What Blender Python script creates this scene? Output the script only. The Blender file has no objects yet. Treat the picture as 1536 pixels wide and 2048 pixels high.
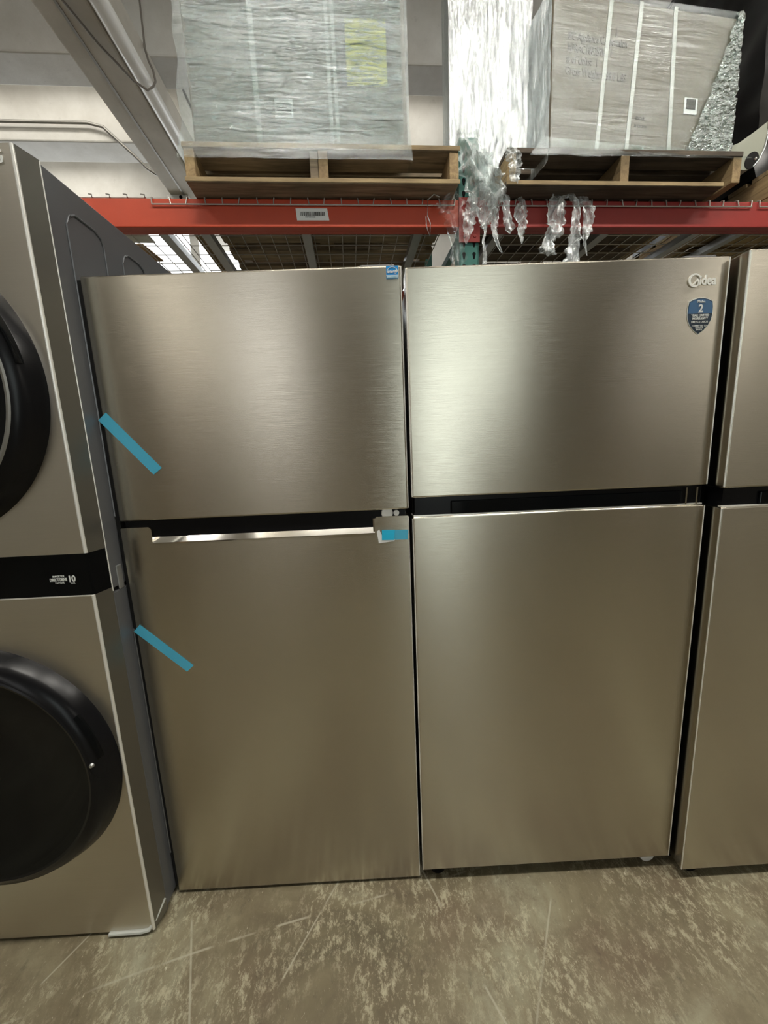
import bpy, bmesh, math, random
from mathutils import Vector, Matrix, noise
random.seed(7)
SC = bpy.context.scene
COL = SC.collection
R_ = math.radians

# ------------------------------------------------------------------ camera
cam_d = bpy.data.cameras.new('camera'); cam = bpy.data.objects.new('camera', cam_d); COL.objects.link(cam)
cam_d.sensor_fit = 'HORIZONTAL'; cam_d.sensor_width = 36.0; cam_d.lens = 36 * 779.73 / 1536
cam_d.clip_start = 0.02
cam.matrix_world = Matrix(((0.99883648, 0.04534609, -0.01641367, -0.0801),
                           (-0.02408521, 0.17420068, -0.98441558, -0.9945),
                           (-0.04178013, 0.98366552, 0.17509017, 1.3370),
                           (0, 0, 0, 1)))
SC.camera = cam
# ------------------------------------------------------------------ exposure, world
SC.view_settings.view_transform = 'Standard'; SC.view_settings.look = 'None'
SC.view_settings.gamma = 1; SC.view_settings.use_curve_mapping = False
SC.view_settings.exposure = 0.24
W = bpy.data.worlds.new('world'); SC.world = W; W.use_nodes = True
W.node_tree.nodes['Background'].inputs[0].default_value = (0.86, 0.96, 0.94, 1)
W.node_tree.nodes['Background'].inputs[1].default_value = 2.7
TUBE_POWER = 24; BACK_POWER = 14; WINDOW = 2.6; DOORLIGHT = 5.0

# ------------------------------------------------------------------ materials
def nt(name):
    m = bpy.data.materials.new(name); m.use_nodes = True
    t = m.node_tree; b = t.nodes['Principled BSDF']; return m, t, b
def N(t, kind, **kw):
    n = t.nodes.new(kind)
    for k, v in kw.items():
        if k in n.inputs: n.inputs[k].default_value = v
        else: setattr(n, k, v)
    return n
def coord(t, scale=(1, 1, 1), kind='Object', rot=(0, 0, 0)):
    c = N(t, 'ShaderNodeTexCoord'); m = N(t, 'ShaderNodeMapping'); m.inputs['Scale'].default_value = scale
    m.inputs['Rotation'].default_value = rot
    t.links.new(c.outputs[kind], m.inputs[0]); return m.outputs[0]
def ntex(t, vec, scale, detail=4, rough=.55, dist=0):
    n = N(t, 'ShaderNodeTexNoise', Scale=scale, Detail=detail, Roughness=rough, Distortion=dist)
    t.links.new(vec, n.inputs['Vector']); return n.outputs[0]
def ramp(t, fac, stops):
    r = N(t, 'ShaderNodeValToRGB'); e = r.color_ramp.elements
    while len(e) < len(stops): e.new(0.5)
    for i, (p, c) in enumerate(stops):
        e[i].position = p; e[i].color = (c[0], c[1], c[2], 1) if hasattr(c, '__len__') else (c, c, c, 1)
    t.links.new(fac, r.inputs[0]); return r.outputs[0]
def mixc(t, fac, a, b, mode='MIX'):
    m = N(t, 'ShaderNodeMix', data_type='RGBA', blend_type=mode)
    for s, v in ((0, fac), (6, a), (7, b)):
        if hasattr(v, 'links'): t.links.new(v, m.inputs[s])
        else: m.inputs[s].default_value = v if s == 0 else (v[0], v[1], v[2], 1)
    return m.outputs[2]
def bump(t, b, h, strength=.3, dist=.01):
    n = N(t, 'ShaderNodeBump', Strength=strength, Distance=dist)
    t.links.new(h, n.inputs['Height']); t.links.new(n.outputs[0], b.inputs['Normal']); return n
def paint(name, rgb, rough=.5, metal=0, nz=.06, spec=.5, coat=0):
    m, t, b = nt(name)
    v = coord(t); f = ntex(t, v, 9, 4)
    c = mixc(t, f, [x * (1 - nz) for x in rgb], [min(1, x * (1 + nz)) for x in rgb])
    t.links.new(c, b.inputs['Base Color']); b.inputs['Roughness'].default_value = rough
    b.inputs['Metallic'].default_value = metal; b.inputs['Specular IOR Level'].default_value = spec
    b.inputs['Coat Weight'].default_value = coat; b.inputs['Coat Roughness'].default_value = .05
    return m
def steel(name, rgb, rough=.3, aniso=.8, grain=.05, horizontal=True):
    m, t, b = nt(name)
    v = coord(t, (1.5, 1.5, 420) if horizontal else (300, 300, 1.5))
    f = ntex(t, v, 2.0, 3)
    v2 = coord(t, (1, 1, 1)); big = ntex(t, v2, 2.2, 3)
    c = mixc(t, f, [x * .93 for x in rgb], [min(1, x * 1.05) for x in rgb])
    t.links.new(c, b.inputs['Base Color']); b.inputs['Metallic'].default_value = 1
    r = N(t, 'ShaderNodeMapRange'); r.inputs[3].default_value = rough - .01; r.inputs[4].default_value = rough + .015
    t.links.new(big, r.inputs[0]); t.links.new(r.outputs[0], b.inputs['Roughness'])
    if aniso:
        b.inputs['Anisotropic'].default_value = aniso
        tg = N(t, 'ShaderNodeTangent', direction_type='RADIAL', axis='Z')
        t.links.new(tg.outputs[0], b.inputs['Tangent']); b.inputs['Anisotropic Rotation'].default_value = .25
    # sheet waviness + grain
    bump(t, b, f, grain * 3, .001)
    return m
def woodm(name, dark, light, axis=0):
    m, t, b = nt(name)
    s = [38, 38, 38]; s[axis] = 3
    v = coord(t, tuple(s)); f = ntex(t, v, 1.0, 6, .65, .6)
    g = ntex(t, coord(t), 3.1, 3)
    c = ramp(t, f, [(.3, dark), (.62, light)])
    c = mixc(t, ramp(t, g, [(.42, 0), (.7, .65)]), c, [x * .55 for x in dark])
    t.links.new(c, b.inputs['Base Color']); b.inputs['Roughness'].default_value = .8
    bump(t, b, f, .5, .004); return m
def concrete(name, a, b_, sc=1.3):
    m, t, b = nt(name)
    v = coord(t); f = ntex(t, v, sc, 7, .6); g = ntex(t, v, 14, 5, .7)
    c = mixc(t, ramp(t, f, [(.35, 0), (.65, 1)]), a, b_)
    c = mixc(t, ramp(t, g, [(.60, 0), (.78, .35)]), c, [x * .45 for x in a])
    t.links.new(c, b.inputs['Base Color']); b.inputs['Roughness'].default_value = .75
    bump(t, b, g, .2, .01); return m
def emis(name, rgb, s):
    m, t, b = nt(name)
    b.inputs['Base Color'].default_value = (*rgb, 1); b.inputs['Emission Color'].default_value = (*rgb, 1)
    b.inputs['Emission Strength'].default_value = s; return m
def film(name, alpha=.35, rough=.12, scale=(6, 6, 90), strength=1.0, dist=.01, tint=(.93, .97, .96), rot=(0, 0, 0), milk=.25, hi=.95, dens=1.0, lo=None, r0=.38, r1=.66, fres=.5, gloss=(.92, .98, 1.0), det=6):
    """Clear stretch film: mostly see-through, glossy along its creases."""
    m = bpy.data.materials.new(name); m.use_nodes = True; t = m.node_tree
    for n in list(t.nodes): t.nodes.remove(n)
    out = N(t, 'ShaderNodeOutputMaterial')
    v = coord(t, scale, rot=rot)
    f1 = ntex(t, v, 1.0, det, .62, .9); f2 = ntex(t, v, 3.1 if det > 3 else 1.9, det - 1, .6, .4)
    ad = N(t, 'ShaderNodeMath', operation='ADD'); t.links.new(f1, ad.inputs[0]); t.links.new(f2, ad.inputs[1])
    bp = N(t, 'ShaderNodeBump', Strength=strength, Distance=dist); t.links.new(ad.outputs[0], bp.inputs['Height'])
    tr = N(t, 'ShaderNodeBsdfTransparent'); tr.inputs[0].default_value = (*tint, 1)
    gl = N(t, 'ShaderNodeBsdfGlossy', Roughness=rough); gl.inputs[0].default_value = (*gloss, 1)
    df = N(t, 'ShaderNodeBsdfDiffuse'); df.inputs[0].default_value = (.86, .88, .87, 1)
    t.links.new(bp.outputs[0], gl.inputs['Normal']); t.links.new(bp.outputs[0], df.inputs['Normal'])
    mx = N(t, 'ShaderNodeMixShader', Fac=milk); t.links.new(gl.outputs[0], mx.inputs[1]); t.links.new(df.outputs[0], mx.inputs[2])
    fr = N(t, 'ShaderNodeLayerWeight', Blend=.35); t.links.new(bp.outputs[0], fr.inputs['Normal'])
    rg = ramp(t, f1, [(r0, alpha * .55 if lo is None else lo), (r1, min(1, alpha * 1.7 * dens))])
    mm = N(t, 'ShaderNodeMath', operation='ADD', use_clamp=True); t.links.new(rg, mm.inputs[0])
    fm = N(t, 'ShaderNodeMath', operation='MULTIPLY'); fm.inputs[1].default_value = fres
    t.links.new(fr.outputs['Facing'], fm.inputs[0]); t.links.new(fm.outputs[0], mm.inputs[1])
    m2 = N(t, 'ShaderNodeMixShader'); t.links.new(mm.outputs[0], m2.inputs[0])
    t.links.new(tr.outputs[0], m2.inputs[1]); t.links.new(mx.outputs[0], m2.inputs[2])
    t.links.new(m2.outputs[0], out.inputs[0]); return m

def floor_mat():
    m, t, b = nt('worn_concrete')
    v = coord(t)
    big = ntex(t, v, 1.7, 6, .62, .8); mid = ntex(t, v, 7, 8, .75, .2)
    c = ramp(t, big, [(.30, (.095, .078, .045)), (.44, (.185, .155, .092)), (.52, (.25, .220, .138)), (.60, (.34, .325, .225)), (.70, (.27, .26, .18))])
    c = mixc(t, ramp(t, mid, [(.42, 0), (.62, .75)]), c, (.150, .118, .070))
    st = ntex(t, coord(t, (1, 1, 1), rot=(0, 0, .4)), 2.6, 3, .5)
    c = mixc(t, ramp(t, st, [(.56, 0), (.72, .45)]), c, (.150, .095, .062))
    # worn-through pale mortar in irregular clusters, scraped along the traffic direction
    clus = ntex(t, v, 3.4, 5, .6, .5)
    fl = ntex(t, coord(t, (42, 24, 24), rot=(0, 0, -.35)), 1.0, 9, .85, .15)
    fk = N(t, 'ShaderNodeMath', operation='MULTIPLY')
    t.links.new(ramp(t, fl, [(.50, 0), (.57, .8), (.68, 1)]), fk.inputs[0]); t.links.new(ramp(t, clus, [(.40, .05), (.56, .9)]), fk.inputs[1])
    c = mixc(t, fk.outputs[0], c, (.50, .46, .32))
    fl2 = ntex(t, coord(t, (75, 40, 40), rot=(0, 0, -.3)), 1.0, 6, .8, .1)
    c = mixc(t, ramp(t, fl2, [(.62, 0), (.68, .8)]), c, (.66, .62, .47))
    dk = ntex(t, coord(t, (26, 14, 14), rot=(0, 0, -.5)), 1.0, 8, .8, .1)
    c = mixc(t, ramp(t, dk, [(.56, 0), (.70, .55)]), c, (.060, .047, .030))
    # a few long thin scratches
    for rot, sc, dist in ((.55, .55, 2.0), (-.42, .45, 4.0), (1.25, .5, 6.0)):
        w = N(t, 'ShaderNodeTexWave', wave_type='BANDS', bands_direction='X', Scale=sc, Distortion=dist, Detail=2.0)
        w.inputs['Detail Scale'].default_value = .3
        t.links.new(coord(t, (1, 1, 1), rot=(0, 0, rot)), w.inputs['Vector'])
        ms = ntex(t, coord(t, (2.2, 2.2, 2.2), rot=(0, 0, rot * 3)), 2.3, 3)
        k = N(t, 'ShaderNodeMath', operation='MULTIPLY')
        mr = N(t, 'ShaderNodeMapRange'); mr.inputs[1].default_value = .99975; mr.inputs[2].default_value = .99998; t.links.new(w.outputs[0], mr.inputs[0]); t.links.new(mr.outputs[0], k.inputs[0]); t.links.new(ramp(t, ms, [(.48, 0), (.54, .7)]), k.inputs[1])
        c = mixc(t, k.outputs[0], c, (.46, .43, .33))
    t.links.new(c, b.inputs['Base Color'])
    t.links.new(ramp(t, mid, [(.3, .42), (.7, .62)]), b.inputs['Roughness'])
    bump(t, b, fl2, .25, .004); return m

M = dict(
    steel=steel('brushed_stainless', (.54, .50, .42), .235, .93),
    steel_tower=steel('graphite_steel', (.64, .605, .53), .33, .6, .03),
    steel_side=paint('grey_side_paint', (.17, .17, .165), .38, .75),
    tower_side=paint('grey_metallic_side', (.15, .155, .165), .36, .4),
    tower_chamfer=paint('graphite_chamfer', (.24, .23, .205), .34, .85),
    edge=paint('edge_glint', (.95, .94, .89), .32, .45),  # near-white paint imitating the glint along folded edges
    chrome=paint('chrome', (.88, .86, .82), .07, 1, 0),
    black=paint('black_plastic', (.006, .006, .007), .25, 0, 0, .2),
    gloss_black=paint('gloss_black', (.004, .0045, .005), .07, 0, 0, .12),
    rubber=paint('black_rubber', (.008, .008, .008), .7, 0, 0, .3),
    white=paint('white_plastic', (.78, .78, .76), .4),
    ink=paint('dark_ink', (.05, .045, .04), .7),
    ink_soft=paint('faded_ink', (.03, .025, .02), .8),
    print_white=paint('white_print', (.82, .84, .82), .5),
    badge=paint('silver_badge', (.96, .96, .90), .4, .0),
    orange=paint('orange_red_beam', (.52, .062, .022), .42, 0, .12),
    red=paint('red_beam', (.30, .028, .022), .45, 0, .15),
    teal=paint('teal_upright', (.032, .155, .125), .45, 0, .15),
    galv=paint('galvanised_steel', (.42, .43, .43), .42, .8, .15),
    wire=paint('galvanised_wire', (.56, .54, .50), .4, .55, .1),
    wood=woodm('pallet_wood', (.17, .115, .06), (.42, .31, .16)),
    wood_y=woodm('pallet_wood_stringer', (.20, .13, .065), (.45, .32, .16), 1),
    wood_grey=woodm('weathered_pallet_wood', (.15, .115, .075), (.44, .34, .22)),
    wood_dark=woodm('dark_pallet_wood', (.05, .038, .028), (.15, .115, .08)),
    card=paint('cardboard', (.165, .135, .095), .8, 0, .06),
    card_grey=paint('greyish_cardboard', (.20, .185, .15), .8, 0, .08),
    strap=paint('white_strap', (.52, .54, .50), .35),
    yellow=paint('yellow_paper', (.62, .60, .10), .6),
    wall=concrete('painted_wall', (.70, .69, .66), (.58, .57, .54)),
    ceil=concrete('painted_concrete', (.60, .59, .56), (.47, .455, .42), 2.2),
    girder=concrete('painted_girder', (.56, .53, .47), (.45, .42, .36), 3.0),
    floor=floor_mat(),
    pipe=paint('white_pipe', (.86, .86, .84), .22),
    cable=paint('grey_cable', (.20, .18, .16), .6),
    conduit=paint('conduit', (.26, .25, .23), .4, .6),
    blue_tape=None,
    blue=paint('sticker_blue', (.004, .28, .72), .4),
    blue_pale=paint('sticker_blue_pale', (.30, .62, .85), .4),
    shield=paint('shield_navy', (.012, .032, .060), .35),
    shield_top=paint('shield_blue', (.035, .125, .27), .3),
    blackwrap=paint('black_wrap', (.004, .004, .005), .26, 0, 0, .5),
    shell=paint('pale_shell', (.33, .34, .27), .35),
    tan=paint('tan_board', (.45, .30, .17), .8),
    foam=paint('white_foam', (.85, .86, .85), .7),
    window=emis('daylight_pane', (.93, .97, 1.0), WINDOW),
    window_dim=emis('frosted_pane', (.95, .97, 1.0), 2.4),
    tube=emis('lit_tube', (1, .97, .90), 40.0), tube_dim=emis('unseen_tube_soft', (1, .97, .90), 2.5),
    film_grey=paint('pale_grey_board', (.30, .30, .34), .6),
    film_front=film('crinkled_film', .60, .10, (16, 16, 140), 1.0, .045, milk=.05, lo=.04, r0=.42, r1=.62, fres=.25, gloss=(.86, .98, 1.0), det=3),
    film_side=film('taut_film', .72, .14, (34, 34, 4), .72, .018, rot=(0, .75, 0), milk=.16),
    film_clear=film('smooth_film', .11, .12, (3, 3, 30), .5, .010, milk=.06, fres=.28),
    film_loose=film('loose_film', .36, .18, (30, 30, 9), .8, .006, milk=.50),
    film_edge=film('shiny_film_edge', .55, .12, (26, 26, 45), 1.0, .04, milk=.35, gloss=(.86, 1, .97), det=2),
    film_black=film('dark_film', .18, .12, (4, 4, 14), .8, .015, milk=.02),
)
def tape_mat():
    m, t, b = nt('blue_tape')
    b.inputs['Base Color'].default_value = (.10, .55, .80, 1); b.inputs['Roughness'].default_value = .3
    b.inputs['Alpha'].default_value = .86; return m
M['blue_tape'] = tape_mat()
M['blue_bright'] = paint('bright_blue_tape', (.02, .52, .82), .3)

# ------------------------------------------------------------------ helpers
class MB:
    def __init__(s): s.bm = bmesh.new()
    def box(s, x0, x1, y0, y1, z0, z1, bev=0, seg=2, rot=None, piv=None):
        r = bmesh.ops.create_cube(s.bm, size=1)
        vs = r['verts']
        bmesh.ops.scale(s.bm, vec=(x1 - x0, y1 - y0, z1 - z0), verts=vs)
        bmesh.ops.translate(s.bm, vec=((x0 + x1) / 2, (y0 + y1) / 2, (z0 + z1) / 2), verts=vs)
        if bev:
            es = list({e for v in vs for e in v.link_edges})
            q = bmesh.ops.bevel(s.bm, geom=es, offset=bev, segments=seg, affect='EDGES', profile=.5)
            vs = list({v for f in q['faces'] for v in f.verts} | {v for v in vs if v.is_valid})
        if rot is not None:
            c = Vector(piv) if piv else Vector(((x0 + x1) / 2, (y0 + y1) / 2, (z0 + z1) / 2))
            bmesh.ops.rotate(s.bm, cent=c, matrix=rot, verts=vs)
        return s
    def poly(s, pts, d):
        """prism: polygon pts (3d) extruded by vector d"""
        a = [s.bm.verts.new(p) for p in pts]; b = [s.bm.verts.new(Vector(p) + Vector(d)) for p in pts]
        n = len(a)
        s.bm.faces.new(a); s.bm.faces.new(b[::-1])
        for i in range(n): s.bm.faces.new((a[i], b[i], b[(i + 1) % n], a[(i + 1) % n]))
        return s
    def tube(s, pts, r, n=8, cap=True):
        pts = [Vector(p) for p in pts]; rings = []
        up = Vector((0, 0, 1))
        for i, p in enumerate(pts):
            d = (pts[min(i + 1, len(pts) - 1)] - pts[max(i - 1, 0)]).normalized()
            a = d.cross(up)
            if a.length < .05: a = d.cross(Vector((1, 0, 0)))
            a.normalize(); b = d.cross(a).normalized()
            rr = r[i] if hasattr(r, '__len__') else r
            rings.append([s.bm.verts.new(p + a * math.cos(2 * math.pi * k / n) * rr + b * math.sin(2 * math.pi * k / n) * rr) for k in range(n)])
        for i in range(len(rings) - 1):
            for k in range(n):
                s.bm.faces.new((rings[i][k], rings[i][(k + 1) % n], rings[i + 1][(k + 1) % n], rings[i + 1][k]))
        if cap: s.bm.faces.new(rings[0][::-1]); s.bm.faces.new(rings[-1])
        return s
    def lathe(s, prof, cx, cz, n=96, a0=0, a1=2 * math.pi):
        """profile [(r, y)] around the Y axis through (cx, cz)"""
        full = abs(a1 - a0 - 2 * math.pi) < 1e-6; rings = []
        for r, y in prof:
            if r < 1e-6: rings.append([s.bm.verts.new((cx, y, cz))]); continue
            k = n if full else n + 1
            rings.append([s.bm.verts.new((cx + r * math.cos(a0 + (a1 - a0) * i / n), y, cz + r * math.sin(a0 + (a1 - a0) * i / n))) for i in range(k)])
        for i in range(len(rings) - 1):
            A, B = rings[i], rings[i + 1]
            for k in range(n):
                k2 = (k + 1) % n if full else k + 1
                if len(A) == 1: s.bm.faces.new((A[0], B[k], B[k2]))
                elif len(B) == 1: s.bm.faces.new((A[k], A[k2], B[0]))
                else: s.bm.faces.new((A[k], A[k2], B[k2], B[k]))
        return s
    def grid(s, P, nu, nv):
        """P(u, v) -> point over the unit square"""
        g = [[s.bm.verts.new(P(i / nu, j / nv)) for j in range(nv + 1)] for i in range(nu + 1)]
        for i in range(nu):
            for j in range(nv): s.bm.faces.new((g[i][j], g[i + 1][j], g[i + 1][j + 1], g[i][j + 1]))
        return s
    def build(s, name, mat, parent=None, smooth=False, loc=None, rotz=None, kind=None, label=None, normals=True):
        if normals: bmesh.ops.recalc_face_normals(s.bm, faces=s.bm.faces)
        me = bpy.data.meshes.new(name); s.bm.to_mesh(me); s.bm.free()
        me.materials.append(mat)
        if smooth:
            for p in me.polygons: p.use_smooth = True
            me.set_sharp_from_angle(angle=R_(38))
        o = bpy.data.objects.new(name, me); COL.objects.link(o)
        if parent: o.parent = parent
        if loc: o.location = loc
        if rotz: o.rotation_euler = (0, 0, rotz)
        if kind: o['kind'] = kind
        if label: o['label'] = label
        return o
def tag(o, label=None, cat=None, group=None, kind=None):
    for k, v in (('label', label), ('category', cat), ('group', group), ('kind', kind)):
        if v: o[k] = v
    return o
def thing(name, label, cat, loc=(0, 0, 0), rotz=0, group=None):
    o = bpy.data.objects.new(name, None); COL.objects.link(o); o.empty_display_size = .05
    o.location = loc; o.rotation_euler = (0, 0, rotz); return tag(o, label, cat, group)
def like(src, parent, loc, name=None, rot=None):
    """another piece sharing src's mesh"""
    o = bpy.data.objects.new(name or src.name.split('.')[0], src.data); COL.objects.link(o); o.parent = parent; o.location = loc
    if rot: o.rotation_euler = rot
    return o
def copy_tree(o, parent=None):
    c = o.copy(); COL.objects.link(c); c.parent = parent
    for ch in list(o.children): copy_tree(ch, c)
    return c
# everything that belongs to the building and the racks is turned 3.55 degrees from the appliances
TH = R_(3.55); RO = Vector((0, .9786, 0)); RM = Matrix.Translation(RO) @ Matrix.Rotation(TH, 4, 'Z')
def rk(s, v, z=0): return tuple(RM @ Vector((s, v, z)))

def text_mesh(name, body, size, mat, parent, loc, rx=90, rz=0, ry=0, bold=0, shear=0, width=1, align='LEFT', label=None, space=1, ext=.0004):
    """flat print facing -Y"""
    cu = bpy.data.curves.new(name + '_c', 'FONT'); cu.body = body; cu.size = size; cu.offset = bold; cu.shear = shear
    cu.align_x = align; cu.extrude = ext; cu.space_character = space; cu.resolution_u = 3
    tmp = bpy.data.objects.new(name + '_t', cu); COL.objects.link(tmp)
    dg = bpy.context.evaluated_depsgraph_get(); dg.update()
    me = bpy.data.meshes.new_from_object(tmp.evaluated_get(dg)); bpy.data.objects.remove(tmp); bpy.data.curves.remove(cu)
    me.materials.clear(); me.materials.append(mat); me.name = name
    for v in me.vertices: v.co.x *= width
    o = bpy.data.objects.new(name, me); COL.objects.link(o); o.parent = parent
    o.location = loc; o.rotation_euler = (R_(rx), R_(ry), R_(rz))
    if label: o['label'] = label
    return o

# ================================================================== SETTING
def shell(name, s0, s1, v0, v1, z0, z1, mat):
    o = MB().box(s0, s1, v0, v1, z0, z1).build(name, mat, loc=tuple(RO), rotz=TH, kind='structure'); return o
floor = shell('floor', -7, 8, -9, 3.6, -.2, 0, M['floor'])
ceiling = shell('ceiling', -7, 8, -9, 3.6, 4.6, 4.8, M['ceil'])
wall_left = shell('wall_left', -7.2, -7, -9, 3.6, 0, 4.6, M['wall'])
wall_right = shell('wall_right', 8, 8.2, -9, 3.6, 0, 4.6, M['wall'])
# back wall with a strip of high windows
wb = MB()
wb.box(-7, 8, 3.40, 3.60, 0, 2.85); wb.box(-7, 8, 3.40, 3.60, 4.06, 4.6)
wb.box(-7, -4.6, 3.40, 3.60, 2.85, 4.06); wb.box(.7, 8, 3.40, 3.60, 2.85, 4.06)
wb.build('wall_back', M['wall'], loc=tuple(RO), rotz=TH, kind='structure')
for i in range(4):
    s0 = -4.6 + i * 1.325
    w = thing('window_%d' % (i + 1), None, None, rk(s0, 3.45, 2.85), TH); w['kind'] = 'structure'
    f = MB(); f.box(0, 1.325, 0, .08, 0, .05).box(0, 1.325, 0, .08, 1.16, 1.21).box(0, .05, 0, .08, .05, 1.16).box(1.275, 1.325, 0, .08, .05, 1.16)
    f.build('window_frame', M['wall'], w)
    MB().box(.05, .655, .03, .05, .05, 1.16).build('pane', M['window'], w)
    MB().box(.67, 1.275, .03, .05, .05, 1.16).build('pane', M['window'], w)
    MB().box(.655, .67, .02, .06, .05, 1.16).build('mullion', M['wall'], w)
# street-side wall behind the viewer: big open loading door, daylight outside
wf = MB()
wf.box(-7, .25, -9.2, -9, 0, 4.6).box(2.45, 8, -9.2, -9, 0, 4.6).box(.25, 2.45, -9.2, -9, 4.42, 4.6)
wf.build('wall_front', M['wall'], loc=tuple(RO), rotz=TH, kind='structure')
dr = thing('door_1', None, None, rk(1.35, -9.0, 0), TH); dr['kind'] = 'structure'
MB().box(-1.16, -1.1, -.05, .1, 0, 4.48).box(1.1, 1.16, -.05, .1, 0, 4.48).box(-1.1, 1.1, -.05, .1, 4.42, 4.48).build('door_frame', M['galv'], dr)
MB().tube([(-1.2, .14, 4.52), (1.2, .14, 4.52)], .07, 20).build('rolled_shutter', M['galv'], dr, smooth=True)
for i, (s0, w_, z0, z1) in enumerate(((-3.7, 1.5, 2.5, 4.4), (4.9, .7, 1.0, 4.4))):
    w = thing('window_%d' % (i + 5), None, None, rk(s0, -9.0, z0), TH); w['kind'] = 'structure'; h = z1 - z0
    MB().box(0, w_, 0, .06, 0, .05).box(0, w_, 0, .06, h - .05, h).box(0, .05, 0, .06, .05, h - .05).box(w_ - .05, w_, 0, .06, .05, h - .05).build('window_frame', M['wall'], w)
    MB().box(.05, w_ - .05, .01, .03, .05, h - .05).build('pane', M['window_dim'], w)
# ceiling joists and the deep girder that carries them
j0 = MB().box(-7, 8, 0, .27, 4.10, 4.60, .012).build('joist', M['ceil'], ceiling, loc=(0, 1.44, 0))
for v in (2.26, 3.08, -3.48, -4.3, -5.1, -5.9):
    like(j0, ceiling, (0, v, 0))
MB().box(-1.745, -1.455, -6, 3.40, 3.70, 4.10, .012).build('girder', M['girder'], ceiling)
MB().box(-1.625, -1.610, -1, 3.38, 3.694, 3.70).build('seam_strip', M['conduit'], ceiling)
like(ceiling.children[0], ceiling, (0, 0, 0), 'girder').data = [c for c in ceiling.children if c.name == 'girder'][0].data
[c for c in ceiling.children if c.name.startswith('girder.')][0].location = (5.6, 0, 0)

# pipe, cable, conduit
p = thing('drain_pipe', 'long glossy white pipe running along the lower edge of the ceiling girder', 'pipe', rk(-1.402, 0, 3.72), TH)
MB().tube([(0, -3, 0), (0, 3.36, 0)], .047, 24).build('pipe_run', M['pipe'], p, smooth=True)
for v in (-.9, .62, 1.9, 2.9): MB().tube([(0, v - .014, 0), (0, v + .014, 0)], .0495, 24).build('pipe_clamp', M['white'], p, smooth=True)
c = MB().tube([(-.32, -1.2, -.035), (-.25, .2, -.035), (-.12, .85, -.045), (-.03, 1.04, -.075), (.03, 1.10, -.085), (.056, 1.13, -.04), (.060, 1.17, .02), (.035, 1.22, .12), (-.01, 1.28, .22), (-.046, 1.34, .34), (-.046, 1.36, .86)], .007, 8).build('hanging_cable', M['cable'], loc=rk(-1.402, 0, 3.72), rotz=TH, smooth=True)
tag(c, 'thin grey cable that loops down around the white pipe', 'cable')
pts = [(-4.8, 2.22, 4.22), (-2.35, 2.22, 4.22), (-2.22, 2.22, 4.19), (-2.0, 2.3, 4.0), (-1.93, 2.32, 3.93), (-1.87, 2.34, 3.90), (-1.78, 2.35, 3.89)]
c = MB().tube([Vector(q) - Vector((-2, 2.2, 4)) for q in pts], .013, 10).build('wall_conduit', M['conduit'], loc=rk(-2, 2.2, 4), rotz=TH, smooth=True)
tag(c, 'thin dark conduit bending down from the joist to the girder above the tower', 'conduit')
c = MB().tube([(0, 0, 0), (.02, .30, -.06), (.10, .55, -.12), (.20, .72, -.24), (.21, .78, -.45)], .010, 8).build('black_cable', M['black'], loc=rk(-1.36, 1.74, 4.15), rotz=TH, smooth=True)
tag(c, 'short black cable hanging between the girder and the left wrapped carton', 'cable')
bx = thing('junction_box', 'small pale metal junction plate at the end of the conduit under the girder', 'junction box', rk(-1.68, 2.35, 3.66), TH)
MB().box(-.10, .10, -.06, .06, 0, .04, .004).build('plate', M['wall'], bx)
MB().lathe([(0, -.064), (.014, -.064), (.016, -.06)], .03, .02, 16).build('knockout', M['black'], bx)

# ================================================================== LIGHT FITTINGS
def tube_light(s, v, z, power, label, size=1.2, tube='tube'):
    t = thing('strip_light', label, 'ceiling light', rk(s, v, z), TH, 'fluorescent strip lights under the ceiling')
    MB().box(-size / 2, size / 2, -.07, .07, .03, .09, .006).build('housing', M['white'], t)
    for yy in (-.035, .035): MB().tube([(-size / 2 + .02, yy, .012), (size / 2 - .02, yy, .012)], .014, 10).build('tube', M[tube], t, smooth=True)
    for xx in (-size / 3, size / 3): MB().tube([(xx, 0, .08), (xx, 0, 4.60 - z)], .004, 6).build('hanger', M['galv'], t)
    d = bpy.data.lights.new('lamp', 'AREA'); d.shape = 'RECTANGLE'; d.size = size; d.size_y = .12; d.energy = power; d.color = (1, .955, .87)
    o = bpy.data.objects.new('lamp', d); COL.objects.link(o); o.parent = t; o.location = (0, 0, -.01)
    return t
LL = 'unseen fluorescent strip light hung in the aisle behind the viewer'
for s in (-2.1, -.45, 1.25, 2.9): tube_light(s, -1.82, 4.46, TUBE_POWER * 1.15, LL)
for s in (-4.4, 6.4): tube_light(s, -7.9, 4.3, TUBE_POWER * 1.6, LL, tube='tube_dim')  # unseen lamps added to wash the far wall the doors reflect
tube_light(-.35, 2.68, 4.40, BACK_POWER * .6, 'unseen strip light added behind the left wrapped carton near the back wall', tube='tube_dim')  # unseen lamp added to light the back area
for s_, l_ in ((-3.6, 'unseen strip light added in the ceiling recess above and beyond the laundry tower'), (-2.3, 'unseen strip light added in the ceiling recess just left of the girder'), (.3, 'unseen strip light added in the ceiling recess above the gap between the cartons')):
    tube_light(s_, 1.86, 4.50, BACK_POWER * .4, l_, tube='tube_dim')  # lamps added out of sight to brighten the joist faces
tube_light(-2.9, 2.68, 4.40, BACK_POWER * .45, 'unseen strip light added in the rear ceiling recess left of the girder', tube='tube_dim')  # added out of sight to brighten the rear joist face
tube_light(3.0, 2.68, 4.40, BACK_POWER * .3, 'unseen strip light behind the black wrapped load near the back wall', tube='tube_dim')  # unseen back lamp, out of view like the others

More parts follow.
